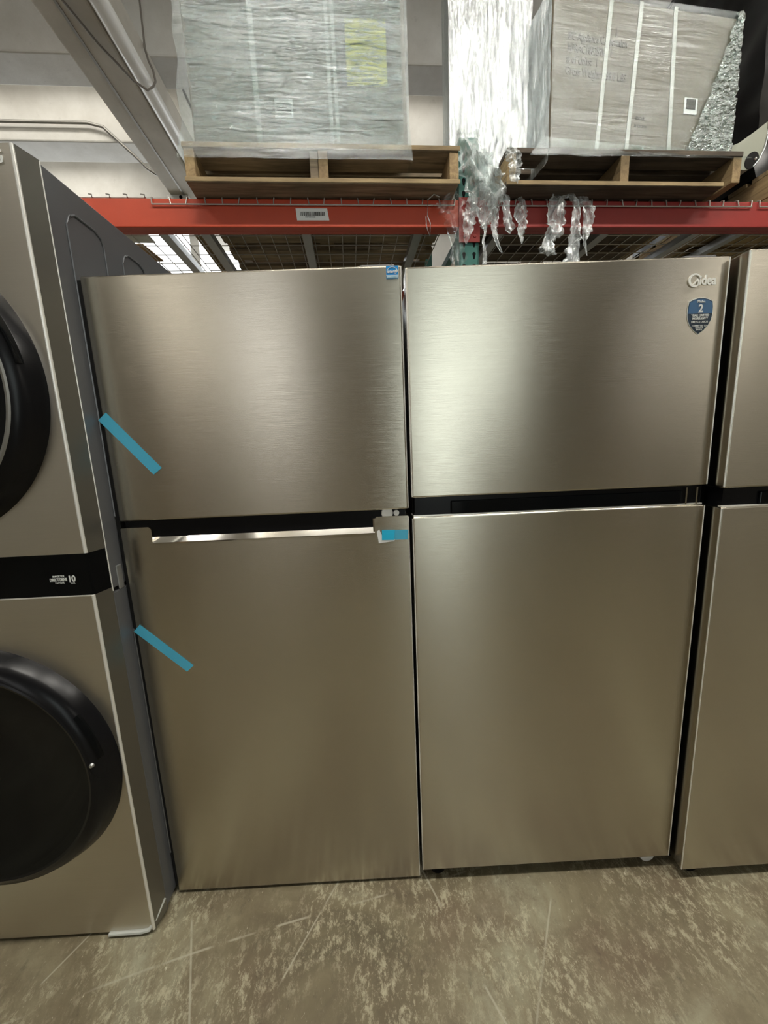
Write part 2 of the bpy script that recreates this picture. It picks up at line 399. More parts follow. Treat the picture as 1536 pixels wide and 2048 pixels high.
# ================================================================== REFRIGERATORS
def refrigerator(label, loc, rotz, Wd, H, zb, zg1, zg2, D=.70, notch=None):
    """x 0..Wd, door front at y=0"""
    t = thing('refrigerator', label, 'refrigerator', loc, rotz)
    m = MB().box(.006, Wd - .006, .085, D, max(.03, zb), H - .012, .004)
    m.build('cabinet', M['steel_side'], t)
    MB().box(.02, Wd - .02, .07, D - .05, .0, max(.03, zb)).build('plinth', M['rubber'], t)
    MB().box(.016, Wd - .016, .055, .086, zb + .01, H - .01).build('gasket', M['rubber'], t)
    # freezer door (top)
    MB().box(0, Wd, .0, .060, zg1, H, .0045, 3).build('freezer_door', M['steel'], t)
    for xx in ((.0009, Wd - .0009) if notch is None else (Wd - .0009,)):
        for za, zc in ((zg1 + .003, H - .003), (zb + .003, zg2 - .004)): MB().tube([(xx, .0012, za), (xx, .0012, zc)], .0016, 8).build('door_edge_glint', M['edge'], t, smooth=True)  # near-white lines painting the highlight on the door edges
    # black band between the doors
    b = MB().box(.008, Wd - .008, .010, .058, zg2 - .03, zg1 + .004)
    if notch is None:
        b.build('handle_band', M['black'], t)
        MB().box(0, Wd, 0, .060, zb, zg2, .0045, 3).build('fresh_food_door', M['steel'], t)
        MB().box(.10, Wd - .06, .004, .012, zg2 + .004, zg1 - .012, .003).build('grip_recess', M['gloss_black'], t)
        for xx in (Wd - .052, Wd - .025): MB().box(xx, xx + .004, .002, .012, zg2 + .002, zg1 - .004).build('chrome_rib', M['chrome'], t)
        MB().box(0.004, Wd - .004, .006, .016, zg2 - .0005, zg2 + .003).build('door_lip', M['edge'], t)
    else:
        b.build('handle_band', M['black'], t)
        x0, x1, zn = notch
        r = .006
        # U-shaped door sheet: outline with notch, extruded
        pts = [(0, zb), (Wd, zb), (Wd, zg2 - .002), (Wd - .004, zg2), (x1 + r, zg2), (x1, zg2 - r), (x1, zn), (x0, zn), (x0, zg2 - r), (x0 - r, zg2), (.004, zg2), (0, zg2 - .002)]
        d = MB().poly([(x, 0.0, z) for x, z in pts], (0, .060, 0))
        d.build('fresh_food_door', M['steel'], t)
        MB().box(x0 + .001, x1 - .001, .020, .058, zn - .002, zg2 + .004, .003).build('grip_recess', M['black'], t)
        MB().box(x0 + .022, x1 - .012, .012, .022, zn + .016, zg2 - .002, .006, 3).build('grip_insert', M['gloss_black'], t)
        MB().poly([(x0, -.0015, zn - .001), (x0, -.0015, zn + .002), (x0, .012, zn + .017), (x0, .012, zn - .001)], (x1 - x0, 0, 0)).build('chrome_lip', M['chrome'], t)
        MB().box(x1 - .004, x1 + .0015, .001, .02, zn, zg2 - .004).build('chrome_rib', M['chrome'], t)
        for xx, w in ((x1 + .034, .016), (x1 + .058, .008)):
            MB().lathe([(0, .006), (w * .9, .006), (w, .012), (w, .02)], xx, zg2 + .007, 20).build('hinge_cap', M['white'], t, smooth=True)
    # hinge cover on top
    MB().box(Wd - .10, Wd - .012, .02, .13, H - .012, H + .012, .006).build('hinge_cover', M['black'], t)
    for xx in (.05, Wd - .05):
        MB().lathe([(0, .022), (.022, .022), (.024, .027), (.024, .045), (0, .045)], xx, .024, 20).build('levelling_roller', M['white'] if xx > .1 else M['black'], t, smooth=True)
    return t

def tape(parent, a, b, w, y=-.0012, name='blue_tape', mat='blue_tape'):
    a = Vector((a[0], 0, a[1])); b = Vector((b[0], 0, b[1])); n = (b - a).normalized().cross(Vector((0, 1, 0))) * w / 2
    cut = (b - a).normalized() * w * .35
    pts = [a + n, a - n, b - n, b + n + cut * .2]
    return MB().poly([(p.x, y, p.z) for p in pts], (0, .0006, 0)).build(name, M[mat], parent)

# A - left refrigerator
WA = .7395
fA = refrigerator('left stainless top-freezer refrigerator with two blue tape strips and a notched handle recess', (-WA, -.004, 0), -.001, WA, 1.742, .012, 1.166, 1.149, notch=(.077, .650, 1.1055))
tape(fA, (.001, 1.428), (.115, 1.291), .027)
tape(fA, (.001, .876), (.127, .751), .026)
tape(fA, (.668, 1.1005), (.735, 1.0985), .026)
tape(fA, (.668, 1.1005), (.700, 1.0995), .026, y=-.0030, name='tape_end', mat='blue_bright')
MB().poly([(.655, -.002, 1.110), (.659, -.002, 1.079), (.700, -.002, 1.083), (.701, -.002, 1.088), (.668, -.002, 1.100), (.662, -.002, 1.115)], (0, .0012, 0)).build('foam_tab', M['foam'], fA)
MB().box(-.0108, -.0006, .004, .060, .03, 1.735, .001).build('gap_shade_strip', M['rubber'], fA)  # black strip standing in for the shaded gap beside the tower
# blue energy label in its top right corner
st = MB().box(.7045, .7325, -.0012, -.0004, 1.712, 1.7395).build('energy_sticker', M['blue'], fA)
MB().box(.7055, .7315, -.0018, -.0011, 1.7125, 1.7185).build('sticker_band', M['blue_pale'], st)
MB().box(.7045, .7325, -.0019, -.0011, 1.7188, 1.7196).build('sticker_rule', M['print_white'], st)
arc = [(.7185 + .0125 * math.cos(a), -.0016, 1.7245 + .0125 * math.sin(a)) for a in [math.pi * k / 14 for k in range(1, 14)]]
MB().tube(arc, .0007, 5).build('sticker_arc', M['print_white'], st)
text_mesh('sticker_print', 'energy', .0098, M['print_white'], st, (.7065, -.0016, 1.7245), shear=.35, width=.88, bold=.0002)
sp = [(.7290 + (.0046 if k % 2 == 0 else .0019) * math.sin(k * math.pi / 5), -.0016, 1.7290 + (.0046 if k % 2 == 0 else .0019) * math.cos(k * math.pi / 5)) for k in range(10)]
MB().poly(sp, (0, .0004, 0)).build('sticker_star', M['print_white'], st)
text_mesh('sticker_print', 'ENERGY STAR', .0042, M['print_white'], st, (.7065, -.0022, 1.7140), width=.92)

# B - middle refrigerator
WB = .7604
fB = refrigerator('middle stainless top-freezer refrigerator with the navy shield sticker and silver badge', (.0085, -.015, 0), -.002, WB, 1.7325, .045, 1.195, 1.1455)
bd = thing_badge = MB().box(.0, .0001, 0, .0001, 0, .0001)
bd.bm.free()
# badge: ring with a crescent cut, then letters
rg = MB(); n = 30; cx, cz = .678, 1.6805
outer = [(cx + .0150 * math.cos(a), cz + .0150 * math.sin(a)) for a in [R_(20 + 300 * k / n) for k in range(n + 1)]]
inner = [(cx + .0012 + .0112 * math.cos(a), cz + .0002 + .0112 * math.sin(a)) for a in [R_(20 + 300 * k / n) for k in range(n + 1)]]
for i in range(n):
    rg.poly([(outer[i][0], -.003, outer[i][1]), (outer[i + 1][0], -.003, outer[i + 1][1]), (inner[i + 1][0], -.003, inner[i + 1][1]), (inner[i][0], -.003, inner[i][1])], (0, .0028, 0))
sw = [(-.008, -.012), (.000, -.005), (.0065, .004), (.0105, .001), (.0115, -.010), (.0085, -.010), (.0080, -.003), (.0060, -.001), (.001, -.009)]
rg.poly([(cx + a * .95, -.003, cz + b * .95) for a, b in sw], (0, .0028, 0))
bdg = rg.build('badge', M['badge'], fB, label='silver lettered badge')
text_mesh('badge_lettering', 'idea', .0300, M['badge'], bdg, (.6895, -.0005, 1.6705), bold=.0007, width=.83, ext=.0014)
# navy warranty shield
def shield_pts(cx, cz, w, h, k=1.0):
    P = [(-.46, .40), (-.30, .46), (-.12, .495), (.12, .495), (.30, .46), (.46, .40), (.495, .25), (.50, .05), (.46, -.12), (.36, -.27), (.20, -.41), (0, -.52), (-.20, -.41), (-.36, -.27), (-.46, -.12), (-.50, .05), (-.495, .25)]
    return [(cx + a * w * k, cz + b * h * k) for a, b in P]
sh = MB().poly([(a, -.0010, b) for a, b in shield_pts(.6985, 1.6025, .060, .078, 1.04)], (0, .0006, 0)).build('warranty_sticker', M['badge'], fB, label='navy shield warranty sticker')
MB().poly([(a, -.0015, b) for a, b in shield_pts(.6985, 1.6025, .060, .078)], (0, .0006, 0)).build('sticker_field', M['shield'], sh)
tp = [(a, max(b, 1.6075)) for a, b in shield_pts(.6985, 1.6025, .060, .078, .95)]
tp = [q for i, q in enumerate(tp) if q[1] > 1.6075 or i in (7, 15)]
MB().poly([(a, -.0019, b) for a, b in tp], (0, .0004, 0)).build('sticker_field', M['shield_top'], sh)
for s_, z_, sz, bo in (('Midea', 1.6310, .0085, 0), ('2', 1.6105, .0240, .0007), ('YEAR LIMITED', 1.6005, .0074, .0002), ('WARRANTY', 1.5935, .0074, .0002), ('PARTS & LABOR', 1.5865, .0062, 0), ('COMMITTED TO', 1.5780, .0052, 0), ('QUALITY', 1.5735, .0050, 0), ('SERVICE', 1.5695, .0046, 0)):
    text_mesh('sticker_print', s_, sz, M['print_white'], sh, (.6985, -.0026, z_), align='CENTER', bold=bo, width=.92)

# C - right refrigerator, standing a little further forward
fC = refrigerator('right stainless top-freezer refrigerator standing slightly forward and cut by the frame', (.781, -.052, 0), .004, .76, 1.730, .038, 1.190, 1.142)
MB().box(.30, .42, -.0012, 0, .055, .062).build('scuff_tape', M['foam'], fC)

# ================================================================== LAUNDRY TOWER
T = thing('laundry_tower', 'graphite stacked washer and dryer tower with round black doors', 'washer dryer', (-.7515, -.10, 0))
TW, TH_ = .700, 1.945
def chamf(z0, z1, name, mat):       # front block with bevelled right side, plan outline extruded
    pl = [(-TW, .05), (-TW, .008), (-TW + .008, 0), (-.014, 0), (-.010, .003), (0, .046), (0, .05)]
    return MB().poly([(x, y, z0) for x, y in pl], (0, 0, z1 - z0)).build(name, mat, T)
MB().box(-TW, 0, .050, .78, 1.005, TH_ - .004, .003).build('dryer_cabinet', M['tower_side'], T)
MB().box(-TW, 0, .050, .78, .02, .995, .003).build('washer_cabinet', M['tower_side'], T)
MB().box(-TW + .01, -.006, .06, .77, .995, 1.005).build('cabinet_seam', M['rubber'], T)
ff = chamf(1.112, TH_, 'dryer_front', M['steel_tower']); lf = chamf(.012, 1.010, 'washer_front', M['steel_tower'])
pf = chamf(1.010, 1.112, 'control_panel', M['gloss_black'])
# chamfer skins and near-white beads that paint the highlight on the folded edges
for z0, z1 in ((1.112, TH_), (.012, 1.010)):
    MB().poly([(-.0095, .0025, z0), (.0008, .0465, z0), (.0008, .0500, z0), (-.0105, .0025, z0)], (0, 0, z1 - z0)).build('front_return', M['tower_chamfer'], T)
    MB().tube([(-.013, .0010, z0 + .001), (-.013, .0010, z1 - .001)], .0040, 12).build('edge_glint_bead', M['edge'], T, smooth=True)
MB().tube([(.0005, .049, 1.0), (.0005, .049, TH_ - .002)], .0016, 8).build('side_bead_and_glint', M['edge'], T, smooth=True)  # near-white bead painting the bright line down the cabinet edge
MB().tube([(.0005, .049, .012), (.0005, .049, .992)], .0010, 8).build('side_bead_and_glint', M['tower_side'], T, smooth=True)
MB().box(-TW, -.010, -.0008, .004, 1.0075, 1.0105).build('panel_trim', M['edge'], T)
def pressed(y0, y1, z0, z1):
    q = .03; pts = [(.0012, y0, z0 + q), (.0012, y0, z1 - q), (.0012, y0 + q * .5, z1 - q * .3), (.0012, y0 + q, z1), (.0012, y1 - q, z1), (.0012, y1 - q * .3, z1 - q * .3), (.0012, y1, z1 - q), (.0012, y1, z0 + q), (.0012, y1 - q, z0), (.0012, y0 + q, z0), (.0012, y0, z0 + q)]
    MB().tube(pts, .0025, 6).build('pressed_rib', M['tower_side'], T, smooth=True)
pressed(.10, .225, 1.15, 1.884); pressed(.30, .41, 1.15, 1.885); pressed(.50, .62, 1.15, 1.885); pressed(.10, .225, .12, .90)
MB().box(-.001, .003, .072, .092, .995, 1.058, .002).build('side_latch', M['galv'], T)
def round_door(cz, r, proud, name, clear):
    cx = -.352
    d = MB().lathe([(r + .012, .001), (r + .010, -.004), (r, -proud * .55), (r - .010, -proud * .86), (r - .028, -proud)], cx, cz, 128).build(name, M['black'], T, smooth=True)
    ri = r - .028
    MB().lathe([(ri, -proud), (ri - .004, -proud - .002), (ri - .010, -proud)], cx, cz, 128).build('door_ring', M['conduit'] if clear else M['black'], d, smooth=True)
    ri -= .010
    MB().lathe([(ri, -proud), (ri - .03, -proud + .004), (ri - .09, -proud + .016), (ri * .45, -proud + .024), (0, -proud + .028)], cx, cz, 128).build('door_glass', M['gloss_black'], d, smooth=True)
    # grip notch at the right of the rim
    a = R_(6)
    MB().lathe([(r - .006, -proud * .90), (r - .001, -proud * .60), (r - .004, -proud * .4)], cx, cz, 14, R_(8), R_(30)).build('grip_notch', M['gloss_black'], d, smooth=True)
    px, pz = cx + (r - .022) * math.cos(a), cz + (r - .022) * math.sin(a)
    if not clear: MB().lathe([(0, -proud - .003), (.004, -proud - .0025), (.006, -proud + .003)], px, pz, 16).build('door_stud', M['galv'], d, smooth=True)
    return d
round_door(1.485, .312, .050, 'dryer_door', True)
round_door(.560, .322, .050, 'washer_door', False)
# print on the control panel and the corner logo
text_mesh('panel_print', 'INVERTER', .0066, M['print_white'], pf, (-.0985, -.0008, 1.0570), width=.95, align='LEFT')
text_mesh('panel_print', 'DIRECT DRIVE', .0100, M['print_white'], pf, (-.1060, -.0008, 1.0480), bold=.0003, width=.62)
text_mesh('panel_print', 'MOTOR', .0062, M['print_white'], pf, (-.0945, -.0008, 1.0415), width=.95)
text_mesh('panel_print', '10', .0210, M['print_white'], pf, (-.0640, -.0008, 1.0455), bold=.0006, width=.85)
text_mesh('panel_print', 'YEAR', .0046, M['print_white'], pf, (-.0595, -.0008, 1.0405))
text_mesh('corner_logo', 'LG', .036, M['print_white'], ff, (-.076, -.0008, 1.9105), bold=.0004)
# white protective strip left on the foot
q = [(-.135, -.004, .010), (-.045, -.004, .012), (-.024, -.003, .016), (-.012, .010, .032), (-.002, .046, .056)]
MB().tube([Vector(a) for a in q], .0055, 8).build('protective_strip', M['strap'], T, smooth=True, label='pale plastic strip on the bottom corner')
for xx in (-.06, -TW + .06):
    for yy in (.10, .70): MB().tube([(xx, yy, 0), (xx, yy, .03)], .022, 16).build('levelling_foot', M['rubber'], T, smooth=True)

# ================================================================== PALLET RACK
rack = thing('pallet_rack', 'warehouse pallet rack with orange-red beams and a teal slotted upright', 'rack', rk(0, 0, 0), TH)
def upright(s, top):
    w = .092
    for v in (0, 1.02):
        u = MB()
        u.box(s, s + w, v, v + .006, 0, top, .001).box(s, s + .006, v, v + .075, 0, top).box(s + w - .006, s + w, v, v + .075, 0, top)
        up = u.build('upright', M['teal'], rack)
        MB().box(s - .02, s + w + .02, v - .03, v + .10, 0, .008).build('foot_plate', M['teal'], up)
        if v == 0:
            sl = None; z = .10
            while z < top - .03:
                for xx in (s + .022, s + w - .022):
                    if sl is None:
                        q = [(.0085 * math.cos(a), .006 + .0085 * math.sin(a)) for a in [R_(-30 + 240 * k / 8) for k in range(9)]] + [(-.003, -.016), (.003, -.016)]
                        sl = MB().poly([(a, -.0008, b) for a, b in q], (0, .0006, 0)).build('slot', M['black'], up, loc=(xx, 0, z))
                    else: like(sl, up, (xx, 0, z))
                z += .0508
    for z in (.35, 1.2, 2.30):
        MB().box(s + .03, s + .06, .02, 1.08, z, z + .035).build('frame_brace', M['teal'], rack)
    MB().tube([(s + .045, .07, .38), (s + .045, 1.05, 1.18)], .016, 8).build('frame_brace', M['teal'], rack)
    MB().tube([(s + .045, .07, 1.25), (s + .045, 1.05, 2.28)], .016, 8).build('frame_brace', M['teal'], rack)
for s, top in ((-2.14, 2.66), (.357, 2.662), (3.10, 2.66)): upright(s, top)
def beam(s0, s1, v, mat, sgn=1):
    # step beam: tall box with a ledge behind
    b = MB(); y0, y1 = (v - .004, v + .040) if sgn > 0 else (v + .045, v + .09)
    b.box(s0, s1, y0, y1, 2.300, 2.412, .004)
    b.box(s0, s1, *((v + .036, v + .062) if sgn > 0 else (v + .02, v + .05)), 2.300, 2.372, .003)
    o = b.build('beam', mat, rack)
    for s in (s0, s1):
        c = MB(); a0, a1 = (s - .052, s + .003) if s == s0 else (s - .003, s + .052)
        if s == s1: a1 = s + .046
        else: a0 = s - .046
        c.box(a0, a1, y0 - .006, y0, 2.235, 2.420, .001)
        c.build('end_connector', M['red'], o)
        for zz in (2.26, 2.33, 2.39): MB().lathe([(0, y0 - .010), (.006, y0 - .009), (.008, y0 - .006)], (a0 + a1) / 2, zz, 12).build('rivet', M['red'], o, smooth=True)
    return o
bl = beam(-2.048, .357, 0, M['orange']); br = beam(.449, 3.10, 0, M['red'])
beam(-2.048, .357, 1.02, M['orange'], -1); beam(.449, 3.10, 1.02, M['red'], -1)
# white barcode label on the left beam
lb = MB().poly([(-.3835, -.0046, 2.375), (-.2445, -.0046, 2.375), (-.2375, -.0046, 2.3265), (-.3800, -.0046, 2.3265)], (0, .0006, 0)).build('barcode_label', M['foam'], bl, label='white barcode label')
bc = MB(); xx = -.3635; rr = random.Random(3)
while xx < -.257:
    w = rr.choice((.0009, .0016, .0026, .0034)); bc.box(xx, xx + w, -.0056, -.0050, 2.3450, 2.3610); xx += w + rr.choice((.0008, .0013, .0021))
bc.build('barcode', M['ink'], lb)
text_mesh('label_print', '10004281 5520', .0075, M['ink_soft'], lb, (-.345, -.0052, 2.3375))

# wire decks
def deck(s0, s1, sups, label, hooks=False, v0=-.012, crossed=True):
    d = thing('wire_deck', label, 'wire shelf', rk((s0 + s1) / 2, .5, 2.372), TH, None)
    c = (s0 + s1) / 2
    w = MB(); n = int(round((s1 - s0) / .0745)); r = .0027
    for i in range(n + 1):
        s = s0 + (s1 - s0) * i / n - c; k = .006 * math.sin(i * 2.3)
        if hooks: pts = [(s - .035, -.455, .082), (s - .006, -.487, .062), (s, -.50, .046), (s, .52, .043)]
        else: pts = [(s + k, v0 - .5, .013), (s, v0 - .498, .040), (s, v0 - .490, .0445), (s, .55, .0445)]
        w.tube(pts, r, 5)
    zs = [-.40 + .1015 * i for i in range(10)]
    for v in zs: w.tube([(s0 - c, v, .039), (s1 - c, v, .039)], r, 5)
    w.tube([(s0 - c, v0 - .5 - (0 if not hooks else -.02), .013 if not hooks else .046), (s1 - c, v0 - .5 - (0 if not hooks else -.02), .013 if not hooks else .046)], r * 1.1, 5)
    w.build('wire_mesh', M['wire'], d, smooth=True, kind='stuff')
    for s in sups:
        m = MB(); m.box(s - c - .022, s - c + .022, -.44, .53, 0, .004).box(s - c - .022, s - c - .018, -.44, .53, .003, .035).box(s - c + .018, s - c + .022, -.44, .53, .003, .035)
        m.build('support_channel', M['galv'], d)
deck(-2.03, -1.02, (-1.85, -1.45, -1.045), 'leftmost wire mesh deck with bent up hook ends beside the laundry tower', hooks=True)
deck(-.99, .335, (-.847, -.36, .203), 'wire mesh deck under the left pallet, between tower and teal upright')
deck(.475, 1.80, (.63, 1.20, 1.72), 'wire mesh deck under the right pallet, right of the teal upright')
deck(1.84, 2.84, (1.98, 2.4, 2.78), 'rightmost wire mesh deck under the black wrapped load')

# ================================================================== PALLETS
def pallet(label, s, v, yaw, Wd, Dp, top_w, bot_w, mats, z=2.4205, seed=1, mid2=False, short=0):
    r = random.Random(seed)
    t = thing('wooden_pallet', label, 'pallet', rk(s, v, z), TH + yaw)
    top, st, bot = mats
    H = .145; th = .021; bt = .020
    ss = [0.0, Wd / 2 - .03, Wd - .042]
    for i, x in enumerate(ss):
        MB().box(x, x + .040, .004, Dp - .004, bt, H - th, .002).build('stringer', M[st], t)
        if i == 1 and mid2: MB().box(x - .036, x - .001, .010, Dp - .1, bt, H - th, .002).build('stringer', M['wood_grey'], t)
    y = 0; i = 0
    while y < Dp - .06:
        w = top_w[i % len(top_w)]; w = min(w, Dp - y)
        e = r.uniform(-.006, .004)
        MB().box(e, Wd + r.uniform(-.004, .006), y, y + w, H - th, H + r.uniform(-.001, .0005), .002).build('deck_board', M[top], t)
        y += w + r.uniform(.035, .06) * (0.6 if i == 0 else 1); i += 1
    y = 0; i = 0
    while y < Dp - .05:
        w = bot_w[i % len(bot_w)]; w = min(w, Dp - y)
        m = MB().box(r.uniform(-.006, .004), Wd - short + r.uniform(-.006, .006), y, y + w, 0, bt, .002)
        m.build('bottom_board', M[bot if i else 'wood'] if 0 else M[bot], t)
        y += w + (r.uniform(.05, .09)); i += 1
    return t
pl = pallet('left weathered wooden pallet under the crinkly wrapped carton', -.808, -.098, 0, 1.140, 1.02, (.14, .09, .10, .09), (.115, .10, .13, .11), ('wood_grey', 'wood_y', 'wood_grey'), mid2=True, seed=4)
# the paler saw-cut front faces of the lowest boards
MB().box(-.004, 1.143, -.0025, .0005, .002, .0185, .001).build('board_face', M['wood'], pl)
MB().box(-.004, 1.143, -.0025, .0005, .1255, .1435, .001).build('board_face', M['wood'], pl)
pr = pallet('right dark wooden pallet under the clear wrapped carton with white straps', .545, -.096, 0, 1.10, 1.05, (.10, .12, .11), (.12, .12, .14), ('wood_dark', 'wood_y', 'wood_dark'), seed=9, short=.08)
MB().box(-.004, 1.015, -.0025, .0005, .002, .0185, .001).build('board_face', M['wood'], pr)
p3 = pallet('pale wooden pallet at the right frame edge under the black load', 1.90, -.02, 0, 1.0, 1.0, (.12, .10), (.12, .12), ('wood', 'wood_y', 'wood'), seed=12)
MB().box(0, .14, -.004, .02, .0, .125, .004).build('end_block', M['wood'], p3)
MB().tube([(.085, -.012, .062), (.085, .0, .062)], .036, 20).build('dark_plug', M['black'], p3, smooth=True)

# ================================================================== WRAPPED CARTONS
def crumple(p, a, f, seed):
    return a * noise.noise(Vector((p[0] * f, p[1] * f, p[2] * f + seed * 7.3)))
def carton(label, s, v, z, yaw, Wd, Dp, H, mat):
    t = thing('wrapped_carton', label, 'carton', rk(s, v, z), TH + yaw)
    MB().box(0, Wd, 0, Dp, 0, H, .012, 3).build('carton_body', M[mat], t)
    return t
# left carton
LW, LD, LH = .880, .86, .95
cl = carton('left tall carton under crinkled stretch film with a yellow sheet showing through', -.765, -.082, 2.568, 0, LW, LD, LH, 'card_grey')
MB().box(.635, .800, -.0035, -.001, .215, .445).build('yellow_sheet', M['yellow'], cl, label='yellow paper sheet')
wl = MB().box(.335, .408, -.0035, -.001, .095, .162).build('paper_label', M['foam'], cl)
for k in range(4): MB().box(.343, .400, -.0045, -.003, .106 + k * .012, .111 + k * .012).build('label_print', M['ink_soft'], wl)
for x, w in ((.255, .020), (.555, .014), (.580, .014)): MB().box(x, x + w, -.004, -.001, .0, LH).build('strap', M['strap'], cl)
MB().box(.10, .86, -.0025, -.0005, .095, .100).build('printed_line', M['card'], cl)
# front film: crinkled sheet with a wavy left margin, then smooth film lapping past the corner
def lf_(u, vv):
    z = -.0 + (LH + .01) * vv
    x0 = .012 + .022 * noise.noise(Vector((0, 0, z * 12))) + .012 * noise.noise(Vector((4, 0, z * 34)))
    x = x0 + (LW - .020 - x0) * u
    y = -.010 + crumple((x * .35, 0, z * 1.6), .006, 22, 1) + crumple((x * .5, 0, z * 2.4), .003, 60, 2)
    return (x, y, z)
MB().grid(lf_, 60, 150).build('stretch_film', M['film_front'], cl, smooth=True, normals=False)
def wrap(u, vv):
    # goes round all four sides, flared out on to the pallet at the bottom
    L = [(-.030, -.016), (LW + .006, -.016), (LW + .006, LD + .01), (-.030, LD + .01), (-.030, -.016)]
    k = min(int(u * 4), 3); f = u * 4 - k
    x = L[k][0] + (L[k + 1][0] - L[k][0]) * f; y = L[k][1] + (L[k + 1][1] - L[k][1]) * f
    z = -.065 + (LH + .06) * vv
    fl = max(0, (.075 - z)) / .14; fl = fl ** 1.4
    x += -.040 * fl * (1 if x < LW / 2 else -.25); y += -.010 * fl * (1 if y < LD / 2 else -1)
    y += crumple((x, y, z), .006, 14, 5) if k in (0, 2) else 0
    x += crumple((x, y, z), .016, 10, 6) if x < 0 else 0
    return (x, y, z)
MB().grid(wrap, 80, 60).build('stretch_film', M['film_clear'], cl, smooth=True, normals=False)
# right carton
RW, RD, RH = .900, .80, .568
cr = carton('right brown carton with three white straps and faded print in clear film', .735, -.085, 2.570, R_(4.5), RW, RD, RH, 'card')
for i, (xb, xt) in enumerate(((.225, .265), (.372, .408), (.590, .575))):
    MB().poly([(xb - .009, -.006, .0), (xb + .009, -.006, .0), (xt + .009, -.006, RH), (xt - .009, -.006, RH)], (0, .003, 0)).build('strap', M['strap'], cr)
for s_, x_, z_, w_, sz in (('MC Appliance Corporation', .072, .405, .60, .042), ('MPRAC10825WR 1', .070, .363, .62, .042), ('# of Units:  1', .068, .322, .66, .042), ('Gross Weight: 138.0 LBS', .064, .280, .66, .043), ('4842651', .410, .140, .9, .018), ('30 100 2048', .408, .110, .9, .014)):
    text_mesh('carton_print', s_, sz, M['ink_soft'], cr, (x_, -.0012, z_), width=w_, ry=1.0, bold=.0005)
text_mesh('carton_print', 'i', .05, M['ink_soft'], cr, (.292, -.0012, .435))
lb2 = MB().box(.655, .722, -.004, -.001, .178, .240).build('paper_label', M['foam'], cr)
MB().box(.664, .712, -.005, -.0035, .196, .236).build('label_print', M['ink_soft'], lb2)
def rfront(u, vv):
    z = -.005 + (RH + .01) * vv; x = -.004 + (RW + .008) * u
    y = -.012 + crumple((x * .3, 0, z), .006, 12, 9) - .010 * max(0, 1 - z / .05)
    return (x, y, z)
MB().grid(rfront, 40, 50).build('stretch_film', M['film_clear'], cr, smooth=True, normals=False)
def redge(u, vv):      # heavily crinkled strip near the right corner, widening downwards
    z = .0 + (RH + .004) * vv; w = .22 * (1 - vv) ** 1.2 + .035
    x = RW + .010 - w * (1 - u) + .02 * noise.noise(Vector((u * 5, 0, z * 18))) * (1 - u)
    return (x, -.020 + crumple((x, 0, z), .014, 45, 3), z)
MB().grid(redge, 24, 80).build('stretch_film', M['film_edge'], cr, smooth=True, normals=False)
def rleft(u, vv):
    z = -.06 + (RH + .07) * vv; y = -.018 + .20 * u
    return (-.014 + crumple((0, y + z * .6, z * .3), .008, 20, 4), y, z)
MB().grid(rleft, 14, 40).build('stretch_film', M['film_side'], cr, smooth=True, normals=False)
def rskirt(u, vv):     # film stretched from the carton foot out over the pallet
    x = -.10 + (RW + .13) * u; z = -.045 + .075 * vv
    y = -.030 + .012 * vv + crumple((x, 0, z), .010, 12, 11)
    return (x + (.06 * vv if u < .5 else -.03 * vv), y - x * math.sin(R_(4.5)) * (1 - vv), z)
MB().grid(rskirt, 60, 12).build('stretch_film', M['film_clear'], cr, smooth=True, normals=False)

# tall white-wrapped carton between the upright and the brown carton
ct = carton('tall flat carton glaring white in tight creased film, between the upright and the brown carton', .345, .100, 2.568, 0, .375, .10, 1.15, 'film_grey')
def tall(u, vv):
    L = [(-.008, .10), (-.008, -.010), (.383, -.010), (.383, .10)]; k = min(int(u * 3), 2); f = u * 3 - k
    x = L[k][0] + (L[k + 1][0] - L[k][0]) * f; y = L[k][1] + (L[k + 1][1] - L[k][1]) * f; z = 1.15 * vv
    z -= (.11 * (x / .38) + .01) * (1 - vv) ** 6 if k == 1 else 0
    if k == 1: y += crumple((x * 2.2 + z * 1.5, 0, z * .3), .005, 20, 4) - .010
    return (x, y, z)
MB().grid(tall, 120, 50).build('stretch_film', M['film_side'], ct, smooth=True, normals=False)

# black load at the right
kb = thing('black_load', 'tall load wrapped in black film at the upper right edge', 'wrapped load', rk(1.90, .10, 2.567), TH)
def blk(u, vv):
    L = [(0, 0), (.95, 0), (.95, .85), (0, .85), (0, 0)]; k = min(int(u * 4), 3); f = u * 4 - k
    x = L[k][0] + (L[k + 1][0] - L[k][0]) * f; y = L[k][1] + (L[k + 1][1] - L[k][1]) * f; z = 1.35 * vv
    return (x + crumple((x, y, z), .03, 5, 1), y + crumple((y, x, z), .03, 5, 2), z)
MB().grid(blk, 64, 40).build('load_body', M['blackwrap'], kb, smooth=True, normals=False)
MB().box(0, .95, 0, .85, 1.32, 1.35, .01).build('load_cap', M['blackwrap'], kb)
sh_ = thing('shell_panel', 'pale curved plastic shell with a dark oval opening, in front of the black load', 'appliance shell', rk(1.76, .03, 2.567), TH)
ol = [(-.10, .085), (-.02, .115), (.05, .160), (.115, .205), (.118, .150), (.108, .095), (.088, .045), (.060, .012), (.035, .0), (-.10, .0)]
o = MB().poly([(a, 0 - .2 * a * a, b) for a, b in ol], (0, .30, 0)).build('shell', M['shell'], sh_)
MB().tube([(.117, -.005, .205), (.119, -.006, .150), (.110, -.006, .095), (.090, -.004, .045), (.062, -.003, .012)], .004, 8).build('shell_rim', M['galv'], sh_, smooth=True)
MB().poly([(.052 + .034 * math.cos(a) + .01 * math.sin(a), -.004, .040 + .038 * math.sin(a)) for a in [2 * math.pi * k / 20 for k in range(20)]], (0, .003, 0)).build('opening', M['black'], sh_)
